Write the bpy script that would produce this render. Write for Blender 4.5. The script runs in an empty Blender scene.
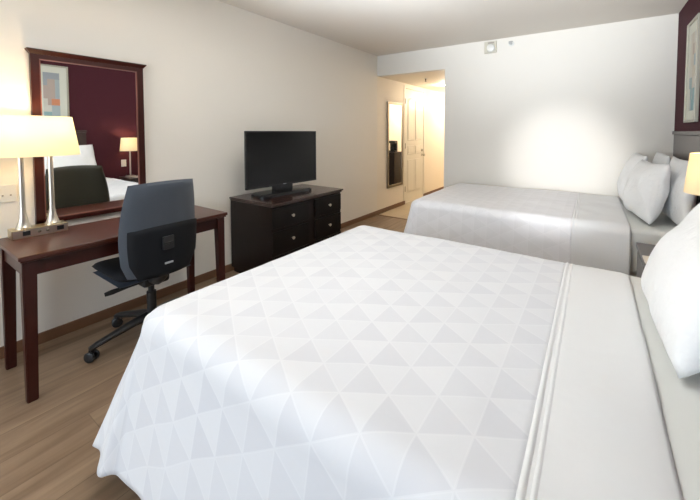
import bpy, bmesh, math, random
from mathutils import Vector, Matrix, noise
random.seed(7)
PI = math.pi
C = bpy.context.scene.collection
W, D, H, NY = 3.695, 4.632, 2.602, -3.4        # room: width, far wall, ceiling, window wall
HX, HZ, HE = 1.162, 2.279, 8.4                 # hall opening width, height, end

# ------------------------------------------------------------------ materials
def mat(name, col, rough=.5, metal=0., coat=0., spec=.5, sheen=0.):
    m = bpy.data.materials.new(name); m.use_nodes = True
    b = m.node_tree.nodes['Principled BSDF']
    b.inputs['Base Color'].default_value = (*col, 1)
    b.inputs['Roughness'].default_value = rough
    b.inputs['Metallic'].default_value = metal
    b.inputs['Coat Weight'].default_value = coat
    b.inputs['Coat Roughness'].default_value = .15
    b.inputs['Specular IOR Level'].default_value = spec
    b.inputs['Sheen Weight'].default_value = sheen
    return m
def N(m, t, **kw):
    n = m.node_tree.nodes.new(t)
    for k, v in kw.items(): setattr(n, k, v)
    return n
def L(m, a, b): m.node_tree.links.new(a, b)
def bsdf(m): return m.node_tree.nodes['Principled BSDF']
def math_n(m, op, a, b=None, c=None):
    n = N(m, 'ShaderNodeMath', operation=op)
    for i, v in enumerate((a, b, c)):
        if v is None: continue
        if isinstance(v, (int, float)): n.inputs[i].default_value = v
        else: L(m, v, n.inputs[i])
    return n.outputs[0]
def mix_col(m, fac, a, b):
    n = N(m, 'ShaderNodeMix', data_type='RGBA')
    if isinstance(fac, (int, float)): n.inputs[0].default_value = fac
    else: L(m, fac, n.inputs[0])
    for i, v in ((6, a), (7, b)):
        if isinstance(v, tuple): n.inputs[i].default_value = (*v, 1)
        else: L(m, v, n.inputs[i])
    return n.outputs[2]
def bump(m, scale, strength, detail=3, vec=None, dist=.01):
    tc = N(m, 'ShaderNodeTexCoord'); ns = N(m, 'ShaderNodeTexNoise')
    ns.inputs['Scale'].default_value = scale; ns.inputs['Detail'].default_value = detail
    L(m, vec or tc.outputs['Object'], ns.inputs['Vector'])
    b = N(m, 'ShaderNodeBump'); b.inputs['Strength'].default_value = strength; b.inputs['Distance'].default_value = dist
    L(m, ns.outputs['Fac'], b.inputs['Height']); L(m, b.outputs[0], bsdf(m).inputs['Normal'])
    return ns
def speckle(m, c1, c2, scale, stretch=(1, 1, 1), detail=4):
    tc = N(m, 'ShaderNodeTexCoord'); mp = N(m, 'ShaderNodeMapping'); mp.inputs['Scale'].default_value = stretch
    ns = N(m, 'ShaderNodeTexNoise'); ns.inputs['Scale'].default_value = scale; ns.inputs['Detail'].default_value = detail
    L(m, tc.outputs['Object'], mp.inputs[0]); L(m, mp.outputs[0], ns.inputs['Vector'])
    L(m, mix_col(m, ns.outputs['Fac'], c1, c2), bsdf(m).inputs['Base Color'])

wall_m = mat('wall_paint', (.85, .80, .715), .6, spec=.3); bump(wall_m, 260, .12)
far_m = mat('far_wall_paint', (.80, .76, .695), .55, spec=.3); bump(far_m, 260, .12)
ceil_m = mat('ceiling_paint', (.75, .70, .635), .8, spec=.2); bump(ceil_m, 300, .15)
hallp_m = mat('hall_paint', (.86, .79, .68), .6, spec=.3)
burg_m = mat('burgundy_paint', (.070, .018, .026), .7, spec=.12); bump(burg_m, 260, .12)
base_m = mat('baseboard_wood', (.17, .085, .045), .4); speckle(base_m, (.13, .062, .032), (.24, .125, .065), 12, (1, .15, 1))
cherry = mat('cherry_wood', (.04, .008, .006), .35, coat=.05, spec=.35); speckle(cherry, (.024, .0045, .0035), (.055, .010, .006), 9, (1, .12, 1))
cherry_top = mat('cherry_top', (.07, .016, .010), .30, coat=.1, spec=.4); speckle(cherry_top, (.045, .011, .006), (.095, .021, .011), 9, (1, .1, 1))
dark_wood = mat('espresso_wood', (.012, .006, .005), .35, spec=.3); speckle(dark_wood, (.006, .003, .0026), (.012, .005, .004), 9, (1, .12, 1))
dresser_top_m = mat('espresso_top', (.03, .011, .008), .25, coat=.4); speckle(dresser_top_m, (.022, .009, .006), (.045, .015, .010), 9, (1, .1, 1))
hb_m = mat('headboard_wood', (.05, .030, .026), .33, coat=.3); speckle(hb_m, (.04, .024, .021), (.065, .04, .035), 8, (1, .12, 1))
brass = mat('brushed_brass', (.62, .52, .33), .28, 1.)
nickel = mat('brushed_nickel', (.66, .62, .54), .36, 1.)
pewter = mat('pewter_frame', (.30, .26, .20), .35, 1.)
chrome = mat('chrome', (.75, .75, .75), .15, 1.)
black_p = mat('black_plastic', (.012, .012, .013), .4)
gloss_b = mat('screen_glass', (.006, .006, .006), .22, spec=.3)
black_g = mat('gloss_black', (.010, .010, .011), .18)
chair_f = mat('chair_fabric', (.050, .060, .077), .85, sheen=.2); bump(chair_f, 500, .3)
chair_front = mat('chair_mesh', (.040, .043, .034), .8); bump(chair_front, 500, .3)
chair_s = mat('chair_shell', (.005, .006, .008), .65, spec=.25)
seat_f = mat('seat_fabric', (.012, .013, .017), .85)
seat_edge = mat('seat_shell', (.05, .062, .082), .6)
label_m = mat('label_grey', (.35, .36, .38), .5)
sheet_m = mat('white_sheet', (.77, .77, .77), .85, sheen=.1); bump(sheet_m, 3.5, .35, 4, dist=.03)
pillow_m = mat('pillow_cotton', (.83, .83, .83), .85, sheen=.1); bump(pillow_m, 7, .8, 4, dist=.03)
matt_m = mat('mattress_ticking', (.74, .73, .68), .85)
white_pl = mat('white_plastic', (.75, .74, .70), .4)
cream_pl = mat('cream_plastic', (.62, .58, .48), .45)
door_m = mat('door_paint', (.80, .76, .66), .35)
mir = mat('mirror_silver', (.93, .94, .93), .01, 1.)
matb = mat('mat_board', (.66, .66, .58), .8)
pframe = mat('silver_leaf_frame', (.42, .40, .33), .4, .6)
cup_m = mat('paper_cup', (.55, .40, .28), .6)
steel = mat('steel', (.45, .45, .45), .35, 1.)
dark_hole = mat('socket_black', (.01, .01, .01), .5)

def shade_mat(name, col, e, ecol, tr=.45):
    m = bpy.data.materials.new(name); m.use_nodes = True; nt = m.node_tree
    out = nt.nodes['Material Output']; nt.nodes.remove(nt.nodes['Principled BSDF'])
    d = N(m, 'ShaderNodeBsdfDiffuse'); t = N(m, 'ShaderNodeBsdfTranslucent'); em = N(m, 'ShaderNodeEmission')
    d.inputs[0].default_value = (*col, 1); t.inputs[0].default_value = (*col, 1)
    em.inputs[0].default_value = (*ecol, 1); em.inputs[1].default_value = e
    mx = N(m, 'ShaderNodeMixShader'); mx.inputs[0].default_value = tr
    L(m, d.outputs[0], mx.inputs[1]); L(m, t.outputs[0], mx.inputs[2])
    ad = N(m, 'ShaderNodeAddShader'); L(m, mx.outputs[0], ad.inputs[0]); L(m, em.outputs[0], ad.inputs[1])
    L(m, ad.outputs[0], out.inputs[0]); return m
shade_m = shade_mat('desk_lamp_shade', (.84, .78, .62), .10, (1, .80, .45))
shade2_m = shade_mat('bedside_lamp_shade', (.80, .72, .55), .10, (1, .76, .38), .28)
bulb_m = bpy.data.materials.new('bulb_glow'); bulb_m.use_nodes = True
bsdf(bulb_m).inputs['Emission Color'].default_value = (1, .8, .5, 1); bsdf(bulb_m).inputs['Emission Strength'].default_value = 6

# laminate planks
floor_m = mat('laminate', (.3, .2, .12), .38)
def planks():
    m = floor_m
    tc = N(m, 'ShaderNodeTexCoord'); sx = N(m, 'ShaderNodeSeparateXYZ'); L(m, tc.outputs['Object'], sx.inputs[0])
    X, Y = sx.outputs[0], sx.outputs[1]
    row = math_n(m, 'FLOOR', math_n(m, 'DIVIDE', X, .19))
    wn = N(m, 'ShaderNodeTexWhiteNoise', noise_dimensions='1D'); L(m, row, wn.inputs['W'])
    yo = math_n(m, 'ADD', math_n(m, 'DIVIDE', Y, 1.25), wn.outputs['Value'])
    col = math_n(m, 'FLOOR', yo)
    cv = N(m, 'ShaderNodeCombineXYZ'); L(m, row, cv.inputs[0]); L(m, col, cv.inputs[1])
    w2 = N(m, 'ShaderNodeTexWhiteNoise', noise_dimensions='2D'); L(m, cv.outputs[0], w2.inputs['Vector'])
    gv = N(m, 'ShaderNodeCombineXYZ'); L(m, math_n(m, 'MULTIPLY', X, 17), gv.inputs[0]); L(m, math_n(m, 'MULTIPLY', Y, 1.6), gv.inputs[1])
    L(m, math_n(m, 'MULTIPLY', w2.outputs['Value'], 30), gv.inputs[2])
    ns = N(m, 'ShaderNodeTexNoise'); ns.inputs['Scale'].default_value = 1.; ns.inputs['Detail'].default_value = 6; ns.inputs['Distortion'].default_value = .6
    L(m, gv.outputs[0], ns.inputs['Vector'])
    g = N(m, 'ShaderNodeMapRange'); L(m, ns.outputs['Fac'], g.inputs[0]); g.inputs[1].default_value = .3; g.inputs[2].default_value = .7
    c = mix_col(m, g.outputs[0], (.15, .092, .054), (.32, .22, .142))
    c = mix_col(m, math_n(m, 'MULTIPLY', w2.outputs['Value'], .35), c, (.25, .16, .098))
    ex = math_n(m, 'LESS_THAN', math_n(m, 'FRACT', math_n(m, 'DIVIDE', X, .19)), .016)
    ey = math_n(m, 'LESS_THAN', math_n(m, 'FRACT', yo), .0025)
    c = mix_col(m, math_n(m, 'MULTIPLY', math_n(m, 'MAXIMUM', ex, ey), .55), c, (.09, .055, .03))
    L(m, c, bsdf(m).inputs['Base Color'])
planks()
tile_m = mat('hall_tile', (.62, .50, .34), .35)
def tiles():
    m = tile_m; tc = N(m, 'ShaderNodeTexCoord'); br = N(m, 'ShaderNodeTexBrick'); br.offset = 0
    br.inputs['Scale'].default_value = 1; br.inputs['Brick Width'].default_value = .4; br.inputs['Row Height'].default_value = .4
    br.inputs['Mortar Size'].default_value = .004
    br.inputs['Color1'].default_value = (.62, .50, .34, 1); br.inputs['Color2'].default_value = (.58, .46, .31, 1); br.inputs['Mortar'].default_value = (.42, .33, .22, 1)
    L(m, tc.outputs['Object'], br.inputs['Vector']); L(m, br.outputs['Color'], bsdf(m).inputs['Base Color'])
tiles()

# woven triangle pattern, laid out along the cloth
def triangle_cloth(name, light, dark, h=.117, strength=1.):
    m = mat(name, light, .8, sheen=.1)
    uv = N(m, 'ShaderNodeUVMap'); uv.uv_map = 'cloth'; s = N(m, 'ShaderNodeSeparateXYZ'); L(m, uv.outputs[0], s.inputs[0])
    fl, ed = [], None
    for a in (0, 120, 240):
        k = math_n(m, 'ADD', math_n(m, 'MULTIPLY', s.outputs[0], math.cos(math.radians(a)) / h),
                   math_n(m, 'MULTIPLY', s.outputs[1], math.sin(math.radians(a)) / h))
        k = math_n(m, 'ADD', k, (.317, .211, -.528)[a // 120])
        fl.append(math_n(m, 'FLOOR', k)); fr = math_n(m, 'FRACT', k)
        e = math_n(m, 'MINIMUM', fr, math_n(m, 'SUBTRACT', 1, fr)); ed = e if ed is None else math_n(m, 'MINIMUM', ed, e)
    par = math_n(m, 'ADD', math_n(m, 'ADD', math_n(m, 'ADD', fl[0], fl[1]), fl[2]), 2)
    cv = N(m, 'ShaderNodeCombineXYZ'); [L(m, fl[i], cv.inputs[i]) for i in range(3)]
    wn = N(m, 'ShaderNodeTexWhiteNoise', noise_dimensions='3D'); L(m, cv.outputs[0], wn.inputs['Vector'])
    f = math_n(m, 'ADD', math_n(m, 'MULTIPLY', par, .62), math_n(m, 'MULTIPLY', wn.outputs['Value'], .38))
    f = math_n(m, 'MULTIPLY', f, strength)
    c = mix_col(m, f, light, dark)
    line = math_n(m, 'LESS_THAN', ed, .022)
    c = mix_col(m, math_n(m, 'MULTIPLY', line, .55), c, tuple(min(1, v * 1.04) for v in light))
    L(m, c, bsdf(m).inputs['Base Color'])
    bump(m, 5, .25, 4, dist=.02)
    return m
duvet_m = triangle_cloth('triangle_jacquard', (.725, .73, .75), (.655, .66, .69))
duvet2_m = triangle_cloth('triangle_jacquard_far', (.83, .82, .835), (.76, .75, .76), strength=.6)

# ------------------------------------------------------------------ helpers
def box(bm, x0, x1, y0, y1, z0, z1, bev=0., seg=2, mi=0):
    r = bmesh.ops.create_cube(bm, size=1)
    for v in r['verts']:
        v.co = Vector(((x0 + x1) / 2 + v.co.x * (x1 - x0), (y0 + y1) / 2 + v.co.y * (y1 - y0), (z0 + z1) / 2 + v.co.z * (z1 - z0)))
    fs = {f for v in r['verts'] for f in v.link_faces}
    for f in fs: f.material_index = mi
    if bev:
        es = list({e for v in r['verts'] for e in v.link_edges})
        bmesh.ops.bevel(bm, geom=es, offset=bev, segments=seg, affect='EDGES', profile=.5, clamp_overlap=True)
def frustum(bm, pts_bottom, pts_top):
    vb = [bm.verts.new(p) for p in pts_bottom]; vt = [bm.verts.new(p) for p in pts_top]; n = len(vb)
    bm.faces.new(vb[::-1]); bm.faces.new(vt)
    for i in range(n): bm.faces.new((vb[i], vb[(i + 1) % n], vt[(i + 1) % n], vt[i]))
def lathe(bm, prof, at=(0, 0, 0), seg=28, axis='Z', sx=1., sy=1., cap=True):
    rings = []
    for r, z in prof:
        ring = []
        for k in range(seg):
            a = 2 * PI * k / seg; p = (r * math.cos(a) * sx, r * math.sin(a) * sy, z)
            if axis == 'X': p = (p[2], p[0], p[1])
            if axis == 'Y': p = (p[0], p[2], p[1])
            ring.append(bm.verts.new(Vector(p) + Vector(at)))
        rings.append(ring)
    for a, b in zip(rings, rings[1:]):
        for k in range(seg): bm.faces.new((a[k], a[(k + 1) % seg], b[(k + 1) % seg], b[k]))
    if cap:
        if prof[0][0] > 1e-5: bm.faces.new(rings[0][::-1])
        if prof[-1][0] > 1e-5: bm.faces.new(rings[-1])
def tube(bm, pts, rad, seg=10):
    pts = [Vector(p) for p in pts]; rads = rad if isinstance(rad, (list, tuple)) else [rad] * len(pts)
    rings = []
    for i, p in enumerate(pts):
        d = (pts[min(i + 1, len(pts) - 1)] - pts[max(i - 1, 0)]).normalized()
        u = d.cross(Vector((0, 0, 1)));  u = u.normalized() if u.length > 1e-3 else Vector((1, 0, 0)); v = d.cross(u)
        rings.append([bm.verts.new(p + (u * math.cos(2 * PI * k / seg) + v * math.sin(2 * PI * k / seg)) * rads[i]) for k in range(seg)])
    for a, b in zip(rings, rings[1:]):
        for k in range(seg): bm.faces.new((a[k], a[(k + 1) % seg], b[(k + 1) % seg], b[k]))
    bm.faces.new(rings[0][::-1]); bm.faces.new(rings[-1])
def grid(bm, nu, nv, fn, uvfn=None, close=False):
    vs = [[bm.verts.new(fn(i / nu, j / nv)) for j in range(nv + 1)] for i in range(nu + 1)]
    lay = bm.loops.layers.uv.get('cloth') or bm.loops.layers.uv.new('cloth')
    for i in range(nu):
        for j in range(nv):
            f = bm.faces.new((vs[i][j], vs[i + 1][j], vs[i + 1][j + 1], vs[i][j + 1]))
            if uvfn:
                for l, (a, b) in zip(f.loops, ((i, j), (i + 1, j), (i + 1, j + 1), (i, j + 1))): l[lay].uv = uvfn(a / nu, b / nv)
def puff(bm, nu, nv, mid, nrm, th):
    """closed cushion: mid surface mid(u,v), normal nrm, half thickness th(u,v) (0 on the rim)"""
    def side(s): return lambda a, b: Vector(mid(a * 2 - 1, b * 2 - 1)) + Vector(nrm) * s * th(a * 2 - 1, b * 2 - 1)
    grid(bm, nu, nv, side(1)); grid(bm, nu, nv, side(-1))
    bmesh.ops.remove_doubles(bm, verts=bm.verts, dist=1e-5)
    bmesh.ops.recalc_face_normals(bm, faces=bm.faces)
def obj(name, bm, m, parent=None, smooth=True, recalc=True, angle=40):
    if recalc: bmesh.ops.recalc_face_normals(bm, faces=bm.faces)
    me = bpy.data.meshes.new(name); bm.to_mesh(me); bm.free()
    for mm in (m if isinstance(m, (list, tuple)) else [m]): me.materials.append(mm)
    o = bpy.data.objects.new(name, me); C.objects.link(o)
    if smooth:
        me.shade_smooth()
        me.set_sharp_from_angle(angle=math.radians(angle))
        if angle < 180 and len(me.polygons) < 1500:
            wn = o.modifiers.new('normals', 'WEIGHTED_NORMAL'); wn.keep_sharp = True; wn.weight = 80
    if parent: o.parent = parent
    return o
def tag(o, label, cat, group=None):
    o['label'] = label; o['category'] = cat
    if group: o['group'] = group
    return o
def thing(name, label, cat, loc=(0, 0, 0), rotz=0, group=None):
    o = bpy.data.objects.new(name, None); C.objects.link(o); o.location = loc; o.rotation_euler = (0, 0, rotz)
    o.empty_display_size = .1
    return tag(o, label, cat, group)
def struct(name, bm, m, parent=None, smooth=False):
    o = obj(name, bm, m, parent, smooth)
    if not parent: o['kind'] = 'structure'
    return o
def bx(x0, x1, y0, y1, z0, z1, bev=0., seg=2):
    bm = bmesh.new(); box(bm, x0, x1, y0, y1, z0, z1, bev, seg); return bm

# ------------------------------------------------------------------ the room
struct('floor', bx(-.15, W + .15, NY - .15, D, -.1, 0), floor_m)
struct('floor_hall', bx(-.15, HX + .15, D, HE + .15, -.1, 0), tile_m)
struct('ceiling', bx(-.15, W + .15, NY - .15, D + .12, H, H + .1), ceil_m)
struct('ceiling_hall', bx(-.15, HX + .15, D + .12, HE + .15, HZ, HZ + .1), hallp_m)
struct('wall_left', bx(-.15, 0, NY - .15, D, 0, H), wall_m)
struct('wall_right', bx(W, W + .15, NY - .15, D + .12, 0, H), burg_m)
bm = bmesh.new(); box(bm, HX, W, D, D + .12, 0, H); box(bm, 0, HX, D, D + .12, HZ, H)
struct('wall_far', bm, far_m)
DY0, DY1, DZ = 5.60, 6.405, 2.19
bm = bmesh.new()
box(bm, -.15, 0, D, DY0, 0, HZ + .32); box(bm, -.15, 0, DY1, HE + .15, 0, HZ); box(bm, -.15, 0, DY0, DY1, DZ, HZ)
struct('wall_hall_left', bm, hallp_m)
struct('wall_hall_right', bx(HX, HX + .12, D + .12, HE + .15, 0, HZ), hallp_m)
struct('wall_hall_end', bx(0, HX, HE, HE + .15, 0, HZ), hallp_m)
WX0, WX1, WZ0, WZ1 = .35, 3.35, .45, 2.4
bm = bmesh.new(); y0, y1 = NY - .15, NY
box(bm, 0, WX0, y0, y1, 0, H); box(bm, WX1, W, y0, y1, 0, H); box(bm, WX0, WX1, y0, y1, 0, WZ0); box(bm, WX0, WX1, y0, y1, WZ1, H)
struct('wall_near', bm, wall_m)
win = bpy.data.objects.new('window_1', None); C.objects.link(win); win['kind'] = 'structure'; win.location = (WX0, NY - .1, WZ0)
bm = bmesh.new(); ww, wh = WX1 - WX0, WZ1 - WZ0
for a in ((0, ww, 0, .05), (0, ww, wh - .05, wh), (0, .05, .05, wh - .05), (ww - .05, ww, .05, wh - .05), (ww / 2 - .03, ww / 2 + .03, .05, wh - .05)):
    box(bm, a[0], a[1], -.02, .03, a[2], a[3], .003)
obj('window_frame', bm, white_pl, win)
glass = mat('window_glass', (1, 1, 1), 0.); bsdf(glass).inputs['Transmission Weight'].default_value = 1
obj('window_pane', bx(.05, ww - .05, 0, .006, .05, wh - .05), glass, win, False)
def baseboard(name, x0, x1, y0, y1):
    struct(name, bx(x0, x1, y0, y1, 0, .072, .004), base_m)
baseboard('baseboard_left', 0, .014, NY, DY0 - .005)
baseboard('baseboard_hall', 0, .014, DY1 + .005, HE)
baseboard('baseboard_far', HX, W, D - .014, D)
baseboard('baseboard_right', W - .014, W, NY, D - .014)
baseboard('baseboard_near', .014, W - .014, NY, NY + .014)
struct('trim_1', bx(.014, HX, D - .02, D + .02, 0, .006, .002), base_m)

# hall door: slab with raised panels
door = bpy.data.objects.new('door_1', None); C.objects.link(door); door['kind'] = 'structure'; door.location = (0, DY0, 0)
dw = DY1 - DY0
bm = bmesh.new(); box(bm, -.04, 0, .004, dw - .004, .008, DZ - .004, .002)
obj('door_leaf', bm, door_m, door)
def arch_panel(y0, y1, z0, z1, arch):
    bm = bmesh.new(); n = 10
    top = [(y0 + (y1 - y0) * k / n, z1 + arch * math.sin(PI * k / n)) for k in range(n + 1)]
    out = [(y0, z0), (y1, z0)] + top[::-1]
    cy, cz = (y0 + y1) / 2, (z0 + z1) / 2
    def ring(s, x): return [bm.verts.new((x, cy + (p[0] - cy) * (1 - s / ((y1 - y0) / 2)), cz + (p[1] - cz) * (1 - s / ((z1 - z0) / 2)))) for p in out]
    rs = [ring(0, 0), ring(.006, -.0), ring(.012, .007), ring(.03, .003), ring(.038, .009)]
    for a, b in zip(rs, rs[1:]):
        for k in range(len(a)): bm.faces.new((a[k], a[(k + 1) % len(a)], b[(k + 1) % len(a)], b[k]))
    bm.faces.new(rs[-1]); return bm
for y0, y1 in ((.10, .385), (.42, .705)):
    obj('door_panel', arch_panel(y0, y1, 1.20, 1.98, .05), door_m, door)
    obj('door_panel', arch_panel(y0, y1, .93, 1.11, 0), door_m, door)
    obj('door_panel', arch_panel(y0, y1, .20, .84, 0), door_m, door)
for z in (1.95, 1.107, .29):
    bm = bmesh.new(); lathe(bm, [(.009, -.05), (.009, .05)], (.008, -.004, z), 12); box(bm, .0, .004, -.02, .02, z - .05, z + .05)
    obj('hinge', bm, pewter, door)
bm = bmesh.new(); lathe(bm, [(.03, 0), (.03, .008), (.012, .012), (.012, .045), (.026, .055), (.026, .07), (0.0, .078)], (0, dw - .07, .90), 20, 'X', cap=False)
obj('door_knob', bm, nickel, door)
bm = bmesh.new(); lathe(bm, [(.028, 0), (.028, .012), (.014, .018), (0, .02)], (0, dw - .07, 1.0), 20, 'X', cap=False); box(bm, .018, .034, dw - .074, dw - .066, .985, 1.015, .002)
obj('deadbolt', bm, nickel, door)
bm = bmesh.new()
for a in ((-.055, 0, 0, DZ + .05), (dw, dw + .055, 0, DZ + .05), (0, dw, DZ, DZ + .05)): box(bm, -.001, .010, DY0 + a[0], DY0 + a[1], a[2], a[3], .002)
struct('trim_2', bm, door_m)

# ------------------------------------------------------------------ desk
t = thing('desk', 'dark cherry writing desk with square legs under the framed mirror', 'desk', (.12, .407, 0))
dx, dy, dz = .521, 1.118, .758
bm = bmesh.new(); box(bm, 0, dx, 0, dy, dz - .022, dz, .004); box(bm, .008, dx - .008, .008, dy - .008, dz - .034, dz - .022, .003)
obj('desktop', bm, cherry_top, t)
bm = bmesh.new()
box(bm, dx - .058, dx - .038, .06, dy - .06, dz - .115, dz - .034); box(bm, .03, .05, .06, dy - .06, dz - .115, dz - .034)
box(bm, .06, dx - .06, .025, .045, dz - .115, dz - .034); box(bm, .06, dx - .06, dy - .045, dy - .025, dz - .115, dz - .034)
obj('apron', bm, cherry, t)
for sx in (0, 1):
    for sy in (0, 1):
        bm = bmesh.new(); ax = dx - .02 if sx else .02; ay = dy - .015 if sy else .015; ux = -1 if sx else 1; uy = -1 if sy else 1
        w1, w2 = .056, .042
        q = lambda w: [(ax, ay), (ax + ux * w, ay), (ax + ux * w, ay + uy * w), (ax, ay + uy * w)]
        frustum(bm, [(x, y, 0) for x, y in q(w2)], [(x, y, dz - .034) for x, y in q(w1)])
        bmesh.ops.bevel(bm, geom=bm.edges[:], offset=.003, segments=2, affect='EDGES')
        obj('leg', bm, cherry, t)

# mirror above the desk
MY0, MY1, MZ0, MZ1 = .600, 1.224, .780, 1.893
t = thing('wall_mirror', 'large mirror in a dark cherry frame with cornice, hung above the desk', 'mirror', (0, (MY0 + MY1) / 2, MZ0))
w, h = (MY1 - MY0) / 2, MZ1 - MZ0
bm = bmesh.new(); fw = .042
box(bm, .003, .035, -w, -w + fw, 0, h - .05, .003); box(bm, .003, .035, w - fw, w, 0, h - .05, .003); box(bm, .003, .035, -w, w, 0, .03, .003)
box(bm, .003, .035, -w, w, h - .058, h - .02, .003)
obj('frame', bm, cherry, t)
bm = bmesh.new(); frustum(bm, [(.003, -w, h - .03), (.037, -w, h - .03), (.037, w, h - .03), (.003, w, h - .03)], [(.003, -w - .015, h - .008), (.052, -w - .015, h - .008), (.052, w + .015, h - .008), (.003, w + .015, h - .008)])
box(bm, .003, .055, -w - .017, w + .017, h - .008, h, .002)
obj('cornice', bm, cherry, t)
bm = bmesh.new(); b = .005
for a in ((-w + fw, -w + fw + b, .03, h - .058), (w - fw - b, w - fw, .03, h - .058), (-w + fw, w - fw, h - .058 - b, h - .058), (-w + fw, w - fw, .03, .03 + b)): box(bm, .012, .032, a[0], a[1], a[2], a[3])
obj('inner_bead', bm, mat('frame_bead', (.22, .09, .07), .3), t)
obj('mirror_glass', bx(.010, .024, -w + fw, w - fw, .03, h - .058), mir, t, False)

# desk lamp with twin columns
t = thing('desk_lamp', 'lit twin-column brass lamp with wide oval cream shade on the desk', 'lamp', (.188, .578, .758))
bm = bmesh.new(); box(bm, -.048, .048, -.122, .122, 0, .052, .003)
obj('base', bm, brass, t)
bm = bmesh.new(); box(bm, .048, .0495, -.118, .118, .004, .048, .0005)
fp = obj('face_plate', bm, nickel, t)
for y in (-.062, .085):
    bm = bmesh.new(); box(bm, .049, .0515, y - .016, y + .016, .014, .040, .001); obj('outlet', bm, dark_hole, fp)
for y in (-.008, .028):
    bm = bmesh.new(); lathe(bm, [(.008, 0), (.008, .003), (.005, .005), (0, .005)], (.049, y, .027), 16, 'X', cap=False); obj('switch_button', bm, mat('button_dark', (.16, .13, .09), .4, .5), fp)
for y in (-.065, .062):
    bm = bmesh.new(); lathe(bm, [(.036, .052), (.036, .058), (.031, .062), (.024, .085), (.017, .115), (.0135, .15), (.0125, .20), (.0125, .50), (.010, .56)], (0, y, 0), 28)
    obj('column', bm, nickel, t)
def ell_shade(bm, a0, b0, a1, b1, z0, z1, th=.0025, seg=64):
    prof = [(a0, b0, z0), (a1, b1, z1), (a1 - th, b1 - th, z1), (a0 - th, b0 - th, z0)]; rings = []
    for a, b, z in prof: rings.append([bm.verts.new((a * math.cos(2 * PI * k / seg), b * math.sin(2 * PI * k / seg), z)) for k in range(seg)])
    for i in range(4):
        A, B = rings[i], rings[(i + 1) % 4]
        for k in range(seg): bm.faces.new((A[k], A[(k + 1) % seg], B[(k + 1) % seg], B[k]))
bm = bmesh.new(); ell_shade(bm, .125, .205, .105, .170, .472, .709)
sh = obj('lamp_shade', bm, shade_m, t)
bm = bmesh.new(); tube(bm, [(0, -.17, .70), (0, .17, .70)], .003, 8); tube(bm, [(-.1, 0, .70), (.1, 0, .70)], .003, 8); lathe(bm, [(.008, .56), (.008, .70)], (0, 0, 0), 12); tube(bm, [(0, -.065, .555), (0, .062, .555)], .005, 8)
obj('shade_holder', bm, nickel, t)
for y in (-.065, .062):
    bm = bmesh.new(); lathe(bm, [(.012, .565), (.026, .60), (.024, .63), (.0, .645)], (0, y, 0), 16, cap=False); obj('bulb', bm, bulb_m, t)

# wall plate behind the lamp
t = thing('wall_outlet_plate', 'wide white socket plate low on the wall behind the desk lamp', 'outlet', (0, .46, 1.0))
obj('plate', bx(0.001, .008, -.075, .062, -.052, .052, .003), white_pl, t)
for y in (0.004, .038):
    bm = bmesh.new(); lathe(bm, [(.0045, 0), (.0045, .003), (0, .0035)], (.008, y, -.012), 12, 'X', cap=False); obj('screw', bm, mat('screw', (.3, .28, .24), .4, .8), t)

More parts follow.
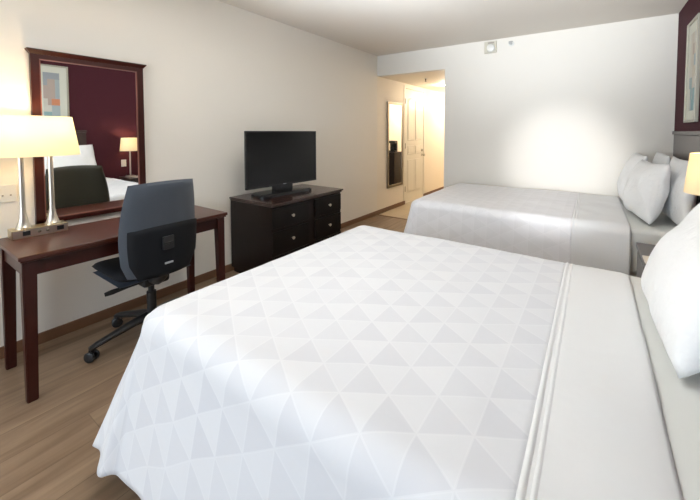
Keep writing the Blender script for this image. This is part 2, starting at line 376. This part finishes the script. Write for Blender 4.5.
# ------------------------------------------------------------------ office chair (front faces -X)
def make_chair():
    t = thing('office_chair', 'blue-grey swivel office chair with high back on black star base at the desk', 'chair', (.50, 1.045, 0))
    R = .325
    for k in range(5):
        a = math.radians(-92 + 72 * k); ca, sa = math.cos(a), math.sin(a)
        bm = bmesh.new(); P = []
        prof = [(.02, .140, .034, .030), (.10, .130, .030, .026), (.22, .104, .026, .021), (.30, .086, .023, .018), (R + .01, .076, .019, .013)]
        rings = []
        for r, z, wd, ht in prof:
            ring = []
            for q in range(10):
                b = 2 * PI * q / 10; ring.append(bm.verts.new((r * ca - math.cos(b) * wd * sa, r * sa + math.cos(b) * wd * ca, z + math.sin(b) * ht)))
            rings.append(ring)
        for A, B in zip(rings, rings[1:]):
            for q in range(10): bm.faces.new((A[q], A[(q + 1) % 10], B[(q + 1) % 10], B[q]))
        bm.faces.new(rings[0]); bm.faces.new(rings[-1][::-1])
        leg = obj('base_leg', bm, black_p, t)
        bm = bmesh.new(); cx, cy = R * ca, R * sa; th = a + PI / 2 + .5 * (k - 2)
        tx, ty = math.cos(th), math.sin(th)
        for s in (-1, 1):
            m0 = Matrix.Translation((cx + tx * s * .016, cy + ty * s * .016, .031)) @ Matrix.Rotation(th, 4, 'Z') @ Matrix.Rotation(PI / 2, 4, 'Y')
            g = bmesh.new(); lathe(g, [(.0, -.010), (.026, -.010), (.031, -.006), (.031, .006), (.026, .010), (0, .010)], (0, 0, 0), 20, cap=False)
            for v in g.verts: v.co = m0 @ v.co
            me = bpy.data.meshes.new('x'); g.to_mesh(me); g.free(); bm.from_mesh(me); bpy.data.meshes.remove(me)
        tube(bm, [(cx - tx * .022, cy - ty * .022, .031), (cx + tx * .022, cy + ty * .022, .031)], .007)
        lathe(bm, [(.010, .035), (.016, .055), (.014, .072)], (cx, cy, 0), 12)
        obj('caster', bm, black_p, t)
    bm = bmesh.new(); lathe(bm, [(.045, .10), (.045, .15), (.032, .165), (.028, .17), (.028, .30), (.018, .30), (.018, .40)], (0, 0, 0), 24)
    obj('gas_column', bm, black_p, t)
    bm = bmesh.new(); box(bm, -.12, .09, -.08, .08, .365, .43, .018, 3)
    tube(bm, [(.05, -.02, .41), (.18, -.035, .435), (.255, -.04, .48), (.278, -.04, .53), (.285, -.04, .60)], [.03, .03, .026, .022, .018], 12)
    mech = obj('tilt_mechanism', bm, black_p, t)
    bm = bmesh.new(); tube(bm, [(.02, -.06, .392), (.01, -.14, .387), (-.01, -.215, .376), (-.02, -.25, .370)], [.010, .011, .016, .012], 10)
    obj('lever', bm, black_p, mech)
    # seat
    bm = bmesh.new()
    def sm(u, v):
        X = -.12 + u * .235; Y = v * .235 * (1 - .10 * (u * u)); z = .462 + .012 * math.cos(u * 1.6) - .035 * max(0, -u - .55) ** 1.2 + .012 * v * v
        return (X, Y, z)
    puff(bm, 32, 28, sm, (0, 0, 1), lambda u, v: .036 * (max(0, 1 - abs(u) ** 7) * max(0, 1 - abs(v) ** 7)) ** .5)
    obj('seat', bm, seat_f, t)
    bm = bmesh.new()
    puff(bm, 24, 20, lambda u, v: (-.11 + u * .215, v * .215, .428), (0, 0, 1), lambda u, v: .018 * (max(0, 1 - abs(u) ** 6) * max(0, 1 - abs(v) ** 6)) ** .5)
    obj('seat_pan', bm, seat_edge, t)
    # backrest
    Z0, Z1 = .512, 1.068
    def prof(z): # forward/back position of the back along its height
        q = (z - Z0) / (Z1 - Z0); return .275 + .045 * math.sin(PI * min(1, q * 1.0)) * -1 * .5 + .05 * q
    def wid(z):
        q = (z - Z0) / (Z1 - Z0); return .190 + .030 * math.sin(PI * min(1, max(0, q * .92 + .06))) - .012 * q - .02 * max(0, .15 - q) / .15
    def bmid(u, v):
        z = (Z0 + Z1) / 2 + v * (Z1 - Z0) / 2 + .012 * (1 - u * u) * v
        return (prof(z) - .045 * u * u, u * wid(z) * 1.02, z)
    bm = bmesh.new()
    puff(bm, 30, 40, bmid, (1, 0, 0), lambda u, v: .036 * (max(0, 1 - abs(u) ** 6) * max(0, 1 - abs(v) ** 10)) ** .5)
    for f in bm.faces:
        f.material_index = 1 if f.normal.x < -.35 else 0
    back = obj('backrest', bm, [chair_f, chair_front], t); back.location.y = -.04
    S0, S1 = .502, .800
    def smid(u, v):
        z = (S0 + S1) / 2 + v * (S1 - S0) / 2 + .014 * (1 - u * u) * max(0, v)
        k = 1.0 - .10 * max(0, -v - .3)
        return (prof(max(z, Z0)) + .040 - .045 * u * u, u * wid(max(z, Z0)) * .93 * k + .008, z)
    bm = bmesh.new()
    puff(bm, 28, 22, smid, (1, 0, 0), lambda u, v: .014 * (max(0, 1 - abs(u) ** 8) * max(0, 1 - abs(v) ** 8)) ** .5)
    shl = obj('back_shell', bm, chair_s, t); shl.location.y = -.04
    bm = bmesh.new(); box(bm, .326, .341, -.032, .032, .665, .745, .004); box(bm, .332, .345, -.024, .024, .70, .71, .002)
    obj('height_catch', bm, black_p, shl)
    bm = bmesh.new(); box(bm, .326, .334, -.020, .026, .575, .585, .001); obj('maker_label', bm, label_m, shl)
    return t
make_chair()

# ------------------------------------------------------------------ dresser and television
t = thing('dresser', 'low espresso wood dresser with round-knobbed drawers under the television', 'dresser', (.02, 1.945, 0))
dx, dy, dz = .62, .985, .74
bm = bmesh.new(); box(bm, 0, dx - .02, .014, dy - .014, .05, dz - .035, .003); box(bm, .02, dx - .05, .03, dy - .03, 0, .05)
obj('body', bm, dark_wood, t)
bm = bmesh.new(); box(bm, 0, dx + .012, 0, dy, dz - .018, dz, .005, 3); box(bm, 0, dx - .002, .008, dy - .008, dz - .035, dz - .018, .006, 3)
obj('top', bm, dresser_top_m, t)
dwm = mat('drawer_front', (.005, .003, .0025), .35, spec=.25)
for cy in (.237, .755):
    for z0, z1 in ((.510, .688), (.292, .480), (.074, .262)):
        hw = .222 if cy < .5 else .205
        bm = bmesh.new(); box(bm, dx - .02, dx - .004, cy - hw, cy + hw, z0, z1, .004, 2)
        dr = obj('drawer', bm, dwm, t)
        zc = (z0 + z1) / 2; bm = bmesh.new(); lathe(bm, [(.006, 0), (.006, .012), (.014, .018), (.015, .024), (.010, .029), (0, .030)], (dx - .004, cy, zc), 18, 'X', cap=False)
        obj('knob', bm, nickel, dr)

tv = thing('television', 'flat black television on a pedestal stand on top of the dresser', 'television', (.325, 2.365, .74), -math.radians(4.5))
w, z0, z1 = .432, .092, .642
bm = bmesh.new(); b = .016
box(bm, -.012, .012, -w, w, z0, z0 + .024, .003); box(bm, -.012, .012, -w, w, z1 - b, z1, .003); box(bm, -.012, .012, -w, -w + b, z0, z1, .003); box(bm, -.012, .012, w - b, w, z0, z1, .003)
obj('bezel', bm, black_g, tv)
obj('screen', bx(-.006, .008, -w + .012, w - .012, z0 + .02, z1 - .012), gloss_b, tv, False)
bm = bmesh.new(); frustum(bm, [(-.05, -w * .7, z0 + .06), (-.05, -w * .7, z1 - .10), (-.05, w * .7, z1 - .10), (-.05, w * .7, z0 + .06)], [(-.010, -w + .01, z0 + .006), (-.010, -w + .01, z1 - .006), (-.010, w - .01, z1 - .006), (-.010, w - .01, z0 + .006)])
obj('back_cover', bm, black_p, tv)
bm = bmesh.new(); box(bm, -.045, -.008, -.12, .12, .03, z0 + .12, .008); obj('stand_neck', bm, black_g, tv)
bm = bmesh.new(); seg = 48
def se(a, n=5): c, s = math.cos(a), math.sin(a); return (abs(c) ** (2 / n) * (1 if c > 0 else -1), abs(s) ** (2 / n) * (1 if s > 0 else -1))
pr0 = [(1, .0), (1, .022), (.94, .034), (.5, .042), (.0001, .046)]; rs = []
for s, z in pr0: rs.append([bm.verts.new((se(2 * PI * k / seg)[0] * .135 * s - .02, se(2 * PI * k / seg)[1] * .315 * s, z)) for k in range(seg)])
for A, B in zip(rs, rs[1:]):
    for k in range(seg): bm.faces.new((A[k], A[(k + 1) % seg], B[(k + 1) % seg], B[k]))
bm.faces.new(rs[0][::-1]); obj('stand_base', bm, black_g, tv)
bm = bmesh.new(); box(bm, .0119, .0127, -.018, .018, z0 + .009, z0 + .015, .0003); obj('brand_plate', bm, label_m, tv)

# ------------------------------------------------------------------ hall things
t = thing('hall_mirror', 'tall narrow dressing mirror in pewter frame beside the hall door', 'mirror', (0, 5.205, .395))
w, h = .275, 1.50
bm = bmesh.new(); f = .045
for a in ((-w, -w + f, 0, h), (w - f, w, 0, h), (-w + f, w - f, 0, f), (-w + f, w - f, h - f, h)): box(bm, .002, .028, a[0], a[1], a[2], a[3], .005)
obj('frame', bm, pewter, t)
obj('mirror_glass', bx(.006, .020, -w + f, w - f, f, h - f), mir, t, False)
t = thing('ceiling_downlight', 'second recessed downlight deeper in the hall, hidden behind the end wall', 'light', (.60, 7.5, HZ))
bm = bmesh.new(); lathe(bm, [(.075, 0), (.075, -.006), (.058, -.010), (.055, -.004)], (0, 0, 0), 32, cap=False); obj('trim_ring', bm, white_pl, t)
t = thing('coffee_cabinet', 'slim black cabinet standing in the hall, seen in the hall mirror', 'cabinet', (1.15, 6.78, 0))
bm = bmesh.new(); box(bm, -.30, 0, -.18, .18, .04, .88, .004); box(bm, -.28, -.01, -.16, .16, 0, .04); obj('body', bm, dark_wood, t)
obj('top', bx(-.31, 0, -.19, .19, .88, .905, .004), dark_wood, t)
t = thing('coffee_maker', 'small black coffee maker on the hall cabinet', 'coffee maker', (1.0, 6.80, .905))
bm = bmesh.new(); box(bm, -.09, .09, -.07, .07, 0, .03, .008); box(bm, -.09, .09, .02, .07, .03, .22, .008); box(bm, -.09, .09, -.07, .07, .20, .26, .012); obj('body', bm, black_p, t)
bm = bmesh.new(); lathe(bm, [(.045, .032), (.055, .06), (.050, .13), (.035, .16)], (0, -.025, 0), 20); obj('carafe', bm, gloss_b, t)

t = thing('ceiling_downlight', 'small glowing recessed downlight in the hall ceiling near the door', 'light', (.53, 6.15, HZ))
bm = bmesh.new(); lathe(bm, [(.075, 0), (.075, -.006), (.058, -.010), (.055, -.004)], (0, 0, 0), 32, cap=False); obj('trim_ring', bm, white_pl, t)
dl = bpy.data.materials.new('downlight_glow'); dl.use_nodes = True
bsdf(dl).inputs['Emission Color'].default_value = (1, .86, .62, 1); bsdf(dl).inputs['Emission Strength'].default_value = 25
bm = bmesh.new(); lathe(bm, [(.0, -.012), (.04, -.010), (.056, -.003)], (0, 0, 0), 28, cap=False); obj('lens', bm, dl, t)

t = thing('ceiling_sprinkler', 'tiny dark sprinkler head hanging from the hall ceiling', 'sprinkler', (.575, 5.25, HZ))
bm = bmesh.new(); lathe(bm, [(.03, 0), (.03, -.004), (.012, -.010)], (0, 0, 0), 20); obj('escutcheon', bm, white_pl, t)
bm = bmesh.new(); lathe(bm, [(.010, -.008), (.010, -.03), (.005, -.03), (.005, -.048), (.018, -.050), (.018, -.053)], (0, 0, 0), 16); obj('sprinkler_head', bm, mat('sprinkler_metal', (.12, .09, .06), .4, .7), t)

# devices at the top of the far wall
t = thing('strobe_alarm', 'cream strobe alarm box with round lens high on the white end wall', 'alarm', (1.81, D, 2.50))
bm = bmesh.new(); box(bm, -.085, .075, -.03, 0, -.075, .078, .006); obj('housing', bm, cream_pl, t)
bm = bmesh.new(); lathe(bm, [(.055, 0), (.055, -.02), (.045, -.035), (.02, -.042), (0, -.043)], (.005, -.03, -.015), 24, 'Y', cap=False); ln = obj('lens', bm, white_pl, t)
bm = bmesh.new(); box(bm, -.035, .045, -.036, -.03, .048, .066, .002); obj('top_strip', bm, mat('alarm_dark_strip', (.35, .31, .27), .5), t)  # darker strip near the top of the housing
t = thing('wall_sprinkler', 'small silver sidewall sprinkler head right of the strobe alarm', 'sprinkler', (2.065, D, 2.515))
bm = bmesh.new(); lathe(bm, [(.036, 0), (.036, -.005), (.018, -.012)], (0, 0, 0), 20, 'Y'); obj('escutcheon', bm, white_pl, t)
bm = bmesh.new(); lathe(bm, [(.013, -.01), (.013, -.035), (.006, -.04), (.006, -.06), (.022, -.062), (.022, -.066)], (0, 0, 0), 16, 'Y'); box(bm, -.022, .022, -.066, -.03, .018, .022); obj('sprinkler_head', bm, steel, t)

# ------------------------------------------------------------------ headboards, pictures
def headboard(y0, y1, label):
    t = thing('headboard', label, 'headboard', (W, (y0 + y1) / 2, 0), group='headboards on the burgundy wall')
    w = (y1 - y0) / 2
    bm = bmesh.new(); zs = [.30, .57, .84, 1.11, 1.355]
    for a, b in zip(zs, zs[1:]): box(bm, -.040, -.001, -w, w, a + .002, b - .002, .004)
    box(bm, -.03, -.001, -w + .01, w - .01, .3, 1.35)
    obj('panel', bm, hb_m, t)
    obj('cap_rail', bx(-.052, -.001, -w - .008, w + .008, 1.355, 1.388, .005), hb_m, t)
    return t
headboard(.80, 1.925, 'dark plank headboard behind the near bed, mostly hidden by the near pillow')
headboard(3.30, 4.385, 'dark plank headboard behind the far bed, showing above its white pillows')
PAL = [(.36, .42, .44), (.50, .40, .33), (.55, .50, .42), (.30, .33, .36), (.62, .25, .13), (.24, .38, .40), (.58, .56, .50), (.42, .34, .30)]
pal = [mat('art_ink_%s' % n, c, .7) for n, c in zip(('slate', 'umber', 'sand', 'steel', 'rust', 'teal', 'cream', 'taupe'), PAL)]
def picture(y0, y1, label, rows):
    z0, z1 = 1.462, 2.33; w, h = (y1 - y0) / 2, z1 - z0; f = .022
    t = thing('wall_picture', label, 'picture', (W, (y0 + y1) / 2, z0), group='framed abstract pictures')
    bm = bmesh.new()
    for a in ((-w, -w + f, 0, h), (w - f, w, 0, h), (-w + f, w - f, 0, f), (-w + f, w - f, h - f, h)): box(bm, -.030, -.002, a[0], a[1], a[2], a[3], .004)
    obj('frame', bm, pframe, t)
    obj('mat_board', bx(-.016, -.003, -w + f, w - f, f, h - f), matb, t, False)
    bm = bmesh.new(); aw, z_a, z_b = .088, .10, h - .11
    vs = {}
    ys = [-aw, -aw + .045, -aw + .085, aw - .05, aw]
    n = len(rows); zz = [z_a + (z_b - z_a) * k / n for k in range(n + 1)]
    for r in range(n):
        for c in range(4): box(bm, -.018, -.0155, ys[c], ys[c + 1], zz[r], zz[r + 1], 0, 2, rows[r][c])
    obj('art_print', bm, pal, t, False)
# rows bottom to top, columns seen from the room
picture(1.365, 1.742, 'framed abstract print over the near bed, seen only in the desk mirror', [(5, 5, 0, 0), (6, 6, 0, 0), (6, 7, 4, 4), (7, 7, 7, 0), (7, 7, 7, 0), (3, 7, 7, 0), (3, 3, 3, 3)])
picture(3.665, 4.052, 'framed print with pale mat above the far bed, cut by the right edge', [(5, 5, 0, 6), (5, 0, 5, 6), (6, 2, 5, 0), (2, 2, 6, 6), (0, 2, 2, 6), (2, 7, 2, 6), (6, 2, 2, 6)])

# ------------------------------------------------------------------ nightstand, lamp, small things
t = thing('nightstand', 'dark wooden nightstand between the two beds, mostly hidden', 'nightstand', (W - .003, 2.62, 0))
bm = bmesh.new(); box(bm, -.42, -.016, -.26, .26, .04, .59, .004); box(bm, -.40, -.016, -.24, .24, 0, .04); obj('body', bm, hb_m, t)
obj('top', bx(-.44, -.001, -.275, .275, .59, .62, .005), hb_m, t)
for z0, z1 in ((.34, .57), (.07, .31)):
    dr = obj('drawer', bx(-.434, -.42, -.24, .24, z0, z1, .003), hb_m, t)
    bm = bmesh.new(); lathe(bm, [(.013, -.026), (.013, -.02), (.006, -.012), (.006, 0)], (-.434, 0, (z0 + z1) / 2), 16, 'X'); obj('knob', bm, nickel, dr)
t = thing('bedside_lamp', 'lit bedside lamp with cream drum shade on the nightstand between the beds', 'lamp', (3.55, 2.46, .62))
bm = bmesh.new(); lathe(bm, [(.072, 0), (.072, .012), (.06, .018), (.014, .024)], (0, 0, 0), 32); obj('base', bm, nickel, t)
bm = bmesh.new(); lathe(bm, [(.0105, .02), (.0105, .46), (.006, .53)], (0, 0, 0), 18); obj('pole', bm, nickel, t)
bm = bmesh.new(); ell_shade(bm, .136, .136, .116, .116, .430, .645); obj('lamp_shade', bm, shade2_m, t)
bm = bmesh.new(); tube(bm, [(0, -.11, .635), (0, .11, .635)], .0025, 8); tube(bm, [(-.11, 0, .635), (.11, 0, .635)], .0025, 8); lathe(bm, [(.005, .52), (.005, .635)], (0, 0, 0), 12); obj('shade_holder', bm, nickel, t)
bm = bmesh.new(); lathe(bm, [(.012, .50), (.028, .545), (.02, .575), (0, .585)], (0, 0, 0), 16, cap=False); obj('bulb', bm, bulb_m, t)
t = thing('wall_socket', 'small white light switch on the burgundy wall beside the bedside lamp', 'outlet', (W, 2.42, .84))
obj('plate', bx(-.007, -.001, -.036, .036, -.058, .058, .002), white_pl, t)
obj('rocker', bx(-.010, -.006, -.014, .014, -.026, .026, .001), white_pl, t)
t = thing('paper_cup', 'small tan cup on the nightstand, seen in the desk mirror', 'cup', (3.50, 2.645, .62))
bm = bmesh.new(); lathe(bm, [(.026, 0), (.036, .088), (.034, .088), (.025, .004)], (0, 0, 0), 24, cap=False); lathe(bm, [(.0, .004), (.0255, .004)], (0, 0, 0), 24, cap=False); obj('body', bm, cup_m, t)
bm = bmesh.new(); box(bm, -.09, .09, -.07, .07, 0, .010, .004)
o = obj('notepad', bm, mat('notepad_paper', (.62, .58, .52), .7)); o.location = (3.345, 2.50, .621); tag(o, 'pale notepad lying on the nightstand in front of the bedside lamp', 'notepad')

# ------------------------------------------------------------------ beds
def cloth_pos(s, t, x0, x1, y0, y1, z, r, Ld, flare, amp, seed, near=True, far=True, far_flat=False):
    """s along X from the foot edge (s<0 hangs off the foot), t along Y; returns a point of the draped cloth"""
    dx = max(0., x0 - s); dyn = max(0., y0 - t); dyf = max(0., t - y1)
    dy = max(dyn, dyf); sy = -1 if dyn > 0 else 1
    bx_, by_ = max(x0, s), min(max(t, y0), y1)
    rho = max(dx, dy)
    puffz = .010 * noise.noise(Vector((s * 1.7 + seed, t * 1.7, 0))) + .004 * noise.noise(Vector((s * 6 + seed, t * 6, 3)))
    if rho <= 0: 
        return Vector((s, t, z + puffz))
    if dx >= dy: phi = (PI / 4) * (dy / dx)
    else: phi = PI / 2 - (PI / 4) * (dx / dy)
    cx, cy = -math.cos(phi), sy * math.sin(phi)
    if rho < r * PI / 2:
        out = r * math.sin(rho / r); dn = r * (1 - math.cos(rho / r))
    else:
        q = rho - r * PI / 2; fl = flare; 
        k = dx * dy / (rho * rho)
        fl = flare + .18 * k
        out = r + q * fl; dn = r + q * math.sqrt(1 - fl * fl)
        # hanging folds
        if dx > 0 and dy > 0: p = sy * 11 + phi * .42
        elif dx > 0: p = (by_ if sy < 0 or dy == 0 else by_)
        else: p = 20 + bx_
        per = (t if dx > 0 and dy == 0 else (s if dy > 0 and dx == 0 else 0))
        f = (q / Ld)
        wv = math.sin((by_ + bx_) * 17 + phi * 9 + seed) * .55 + math.sin((by_ - bx_) * 29 + phi * 5 + seed * 2) * .25 + noise.noise(Vector((bx_ * 4, by_ * 4, seed))) * .8
        if k > 0.001: wv += math.sin(phi * 10 + seed) * 1.5 * min(1, k * 4)
        out += amp * wv * f ** 1.1
        dn += .010 * wv * f
    return Vector((bx_ + cx * out, by_ + cy * out, z - dn + puffz * max(0, 1 - rho / .2)))
def make_duvet(name, x0, xs, xe, y0, y1, z, Ln, Lf, flare, amp, seed, m_pat, label, group, flat_far=None, r=.09):
    fx0, fy0, fy1 = x0 + r, y0 + r, y1 - r
    Lx = Ln
    S0, T0, T1 = fx0 - Lx, fy0 - Ln, fy1 + Lf
    root = thing(name, label, 'bed cover', (x0, (y0 + y1) / 2, z), 0, group)
    off = Vector(root.location)
    def samples(a, b, n): return a + (b - a) * n
    def P(s, t):
        dx = max(0, fx0 - s)
        # keep corner reach within the shorter of the two drops
        return cloth_pos(s, t, fx0, 9, fy0, fy1, z, r, Ln, flare, amp, seed) - off
    bm = bmesh.new(); nu, nv = 110, 130
    grid(bm, nu, nv, lambda a, b: P(S0 + (xs - S0) * a, T0 + (T1 - T0) * b), lambda a, b: (S0 + (xs - S0) * a, T0 + (T1 - T0) * b))
    o = obj('patterned_cloth', bm, m_pat, root, recalc=False, angle=180)
    sol = o.modifiers.new('thick', 'SOLIDIFY'); sol.thickness = .008; sol.offset = -1
    # raised double seam
    bm = bmesh.new()
    for k, (c, w, hh) in enumerate(((xs + .004, .008, .005), (xs + .026, .006, .0025))):
        grid(bm, 6, nv, lambda a, b, c=c, w=w, hh=hh: P(c - w + 2 * w * a, T0 + (T1 - T0) * b) + Vector((0, 0, 0)) + (Vector((0, 0, 1)) if True else 0) * hh * math.sin(PI * a), None)
    obj('seam', bm, sheet_m, root, recalc=False, angle=180)
    bm = bmesh.new()
    grid(bm, 26, nv, lambda a, b: P(xs + (xe - xs) * a, T0 + (T1 - T0) * b) + Vector((0, 0, -.006 * max(0, (a - .9) / .1))), None)
    o = obj('plain_turndown', bm, sheet_m, root, recalc=False, angle=180)
    sol = o.modifiers.new('thick', 'SOLIDIFY'); sol.thickness = .006; sol.offset = -1
    return root
def make_bed(x0, y0, y1, ztop, label):
    t = thing('bed', label, 'bed', ((x0 + 3.62) / 2, (y0 + y1) / 2, 0), group='beds')
    w, l = (y1 - y0) / 2, (3.62 - x0) / 2
    obj('box_base', bx(-l + .03, l, -w + .02, w - .02, .05, .36, .01), matt_m, t)
    for sx in (-1, 1):
        for sy in (-1, 1):
            bm = bmesh.new(); lathe(bm, [(.022, 0), (.028, .055)], (sx * (l - .15), sy * (w - .12), 0), 14); obj('foot', bm, black_p, t)
    obj('mattress', bx(-l + .012, l, -w + .012, w - .012, .36, ztop - .014, .035, 4), matt_m, t)
    bm = bmesh.new(); box(bm, l - .85, l, -w + .004, w - .004, .30, ztop - .004, .035, 4); obj('fitted_sheet', bm, mat('fitted_sheet', (.74, .745, .71), .85), t)
    return t
make_bed(1.45, .585, 2.135, .655, 'near double bed with white bedding, filling the foreground')
make_duvet('bed_cover', 1.45, 2.882, 3.155, .575, 2.145,   .668, .62, .50, .20, .013, 1.3, duvet_m,
           'white triangle-patterned cover spread over the near bed', 'white bed covers')
make_bed(1.40, 3.135, 4.595, .655, 'far double bed with white bedding, against the white end wall')
make_duvet('bed_cover', 1.37, 2.862, 3.24, 3.10, 4.600, .672, .56, .05, .12, .016, 4.1, duvet2_m,
           'white patterned cover on the far bed by the end wall', 'white bed covers')

def pillow(cx, cy, z, wy, hz, th, lean, label, seed, twist=0., group='white pillows', m=pillow_m):
    bm = bmesh.new()
    def mid(u, v):
        y = u * wy / 2 * (1 - .03 * (1 - v * v) * abs(u) ** 3 - .02 * v ** 4)
        zz = v * hz / 2 * (1 - .03 * (1 - u * u) * abs(v) ** 3 - .015 * math.sin(u * 3 + seed))
        b = .022 * noise.noise(Vector((u * 1.5 + seed, v * 1.5, seed)))
        return (b, y, zz)
    def thf(u, v):
        return th / 2 * (max(0, 1 - u * u) * max(0, 1 - v * v)) ** .45 * (1 + .10 * noise.noise(Vector((u * 2.5, v * 2.5, seed + 5))) - .12 * v) 
    puff(bm, 40, 36, mid, (1, 0, 0), thf)
    o = obj('pillow', bm, m, angle=180)
    o.location = (cx, cy, z + hz / 2 * math.cos(lean) + .01); o.rotation_euler = (0, lean, twist)
    return tag(o, label, 'pillow', group)
# near bed
pillow(3.35, 1.60, .665, .70, .56, .25, .52, 'big white pillow propped up on the near bed at the right edge', 2.2)
# far bed
pillow(3.36, 3.55, .665, .60, .47, .21, .24, 'front white pillow at the near side of the far bed', 1.1, .20)
pillow(3.33, 4.24, .665, .62, .50, .19, .24, 'front white pillow at the far side of the far bed, by the end wall', 3.7, .05)
pillow(3.56, 3.46, .665, .64, .50, .14, .10, 'rear white pillow at the near side of the far bed, against the headboard', 7.4, .06)
pillow(3.53, 4.22, .665, .64, .50, .15, .12, 'rear white pillow at the far side of the far bed, against the headboard', 9.9)

# ------------------------------------------------------------------ light
def light(name, kind, loc, energy, col, rot=(0, 0, 0), **kw):
    d = bpy.data.lights.new(name, kind); d.energy = energy; d.color = col
    for k, v in kw.items(): setattr(d, k, v)
    o = bpy.data.objects.new(name, d); C.objects.link(o); o.location = loc; o.rotation_euler = rot; return o
light('window_daylight', 'AREA', ((WX0 + WX1) / 2, NY + .02, (WZ0 + WZ1) / 2), 52, (.78, .90, 1), (PI / 2 + .05, 0, 0), shape='RECTANGLE', size=2.9, size_y=1.9)
up = light('ceiling_bounce_fill', 'SPOT', (2.2, -.05, 1.45), 760, (.84, .92, 1), spot_size=math.radians(60), spot_blend=1., shadow_soft_size=.4)  # added off-frame spot, bounced off the ceiling as even fill
up.rotation_euler = (Vector((1.75, 1.1, H)) - up.location).to_track_quat('-Z', 'Y').to_euler()
up = light('ceiling_bounce_fill', 'SPOT', (2.6, .2, 1.5), 300, (.86, .93, 1), spot_size=math.radians(62), spot_blend=1., shadow_soft_size=.4)  # second added spot, ceiling bounce that lifts the far half
up.rotation_euler = (Vector((2.5, 2.5, H)) - up.location).to_track_quat('-Z', 'Y').to_euler()
for y in (.513, .64): light('desk_bulb', 'POINT', (.188, y, 1.40), 2.4, (1, .74, .42), shadow_soft_size=.03)
light('bedside_bulb', 'POINT', (3.55, 2.46, 1.20), 3.2, (1, .70, .38), shadow_soft_size=.03)
light('hall_lamp', 'POINT', (.53, 6.15, 2.20), 4, (1, .87, .70), shadow_soft_size=.05)
light('hall_lamp', 'POINT', (.60, 7.5, 2.10), 17, (1, .87, .70), shadow_soft_size=.08)
s = light('wall_glow_spot', 'SPOT', (2.75, -1.2, 1.30), 380, (.97, .98, 1), spot_size=math.radians(17), spot_blend=1., shadow_soft_size=.08)  # added off-frame spot that makes the bright patch on the far wall
s.rotation_euler = (Vector((2.66, D, 1.0)) - s.location).to_track_quat('-Z', 'Y').to_euler()

wd = bpy.data.worlds.new('sky'); wd.use_nodes = True; bpy.context.scene.world = wd
bg = wd.node_tree.nodes['Background']; bg.inputs[0].default_value = (.75, .86, 1, 1); bg.inputs[1].default_value = 1.2

# ------------------------------------------------------------------ camera
f, cx, cy, ya, pi_, ro, CX = 335.671, 377.332, 145.4265, .572525, .0416743, .0019618, 2.98955
F = Vector((-math.sin(ya) * math.cos(pi_), math.cos(ya) * math.cos(pi_), -math.sin(pi_)))
r = Vector((math.cos(ya), math.sin(ya), 0)); u = r.cross(F)
r2 = math.cos(ro) * r + math.sin(ro) * u; u2 = -math.sin(ro) * r + math.cos(ro) * u
cd = bpy.data.cameras.new('camera'); cd.sensor_width = 36; cd.sensor_fit = 'HORIZONTAL'; cd.lens = f * 36 / 700
cd.shift_x = (350 - cx) / 700; cd.shift_y = (cy - 250) / 700; cd.clip_start = .02
co = bpy.data.objects.new('camera', cd); C.objects.link(co)
m = Matrix((r2, u2, -F)).transposed().to_4x4(); m.translation = (CX, 0, 1.38); co.matrix_world = m
sc = bpy.context.scene; sc.camera = co
sc.view_settings.view_transform = 'Standard'; sc.view_settings.look = 'None'; sc.view_settings.gamma = 1
sc.view_settings.use_curve_mapping = False; sc.view_settings.exposure = 1.12
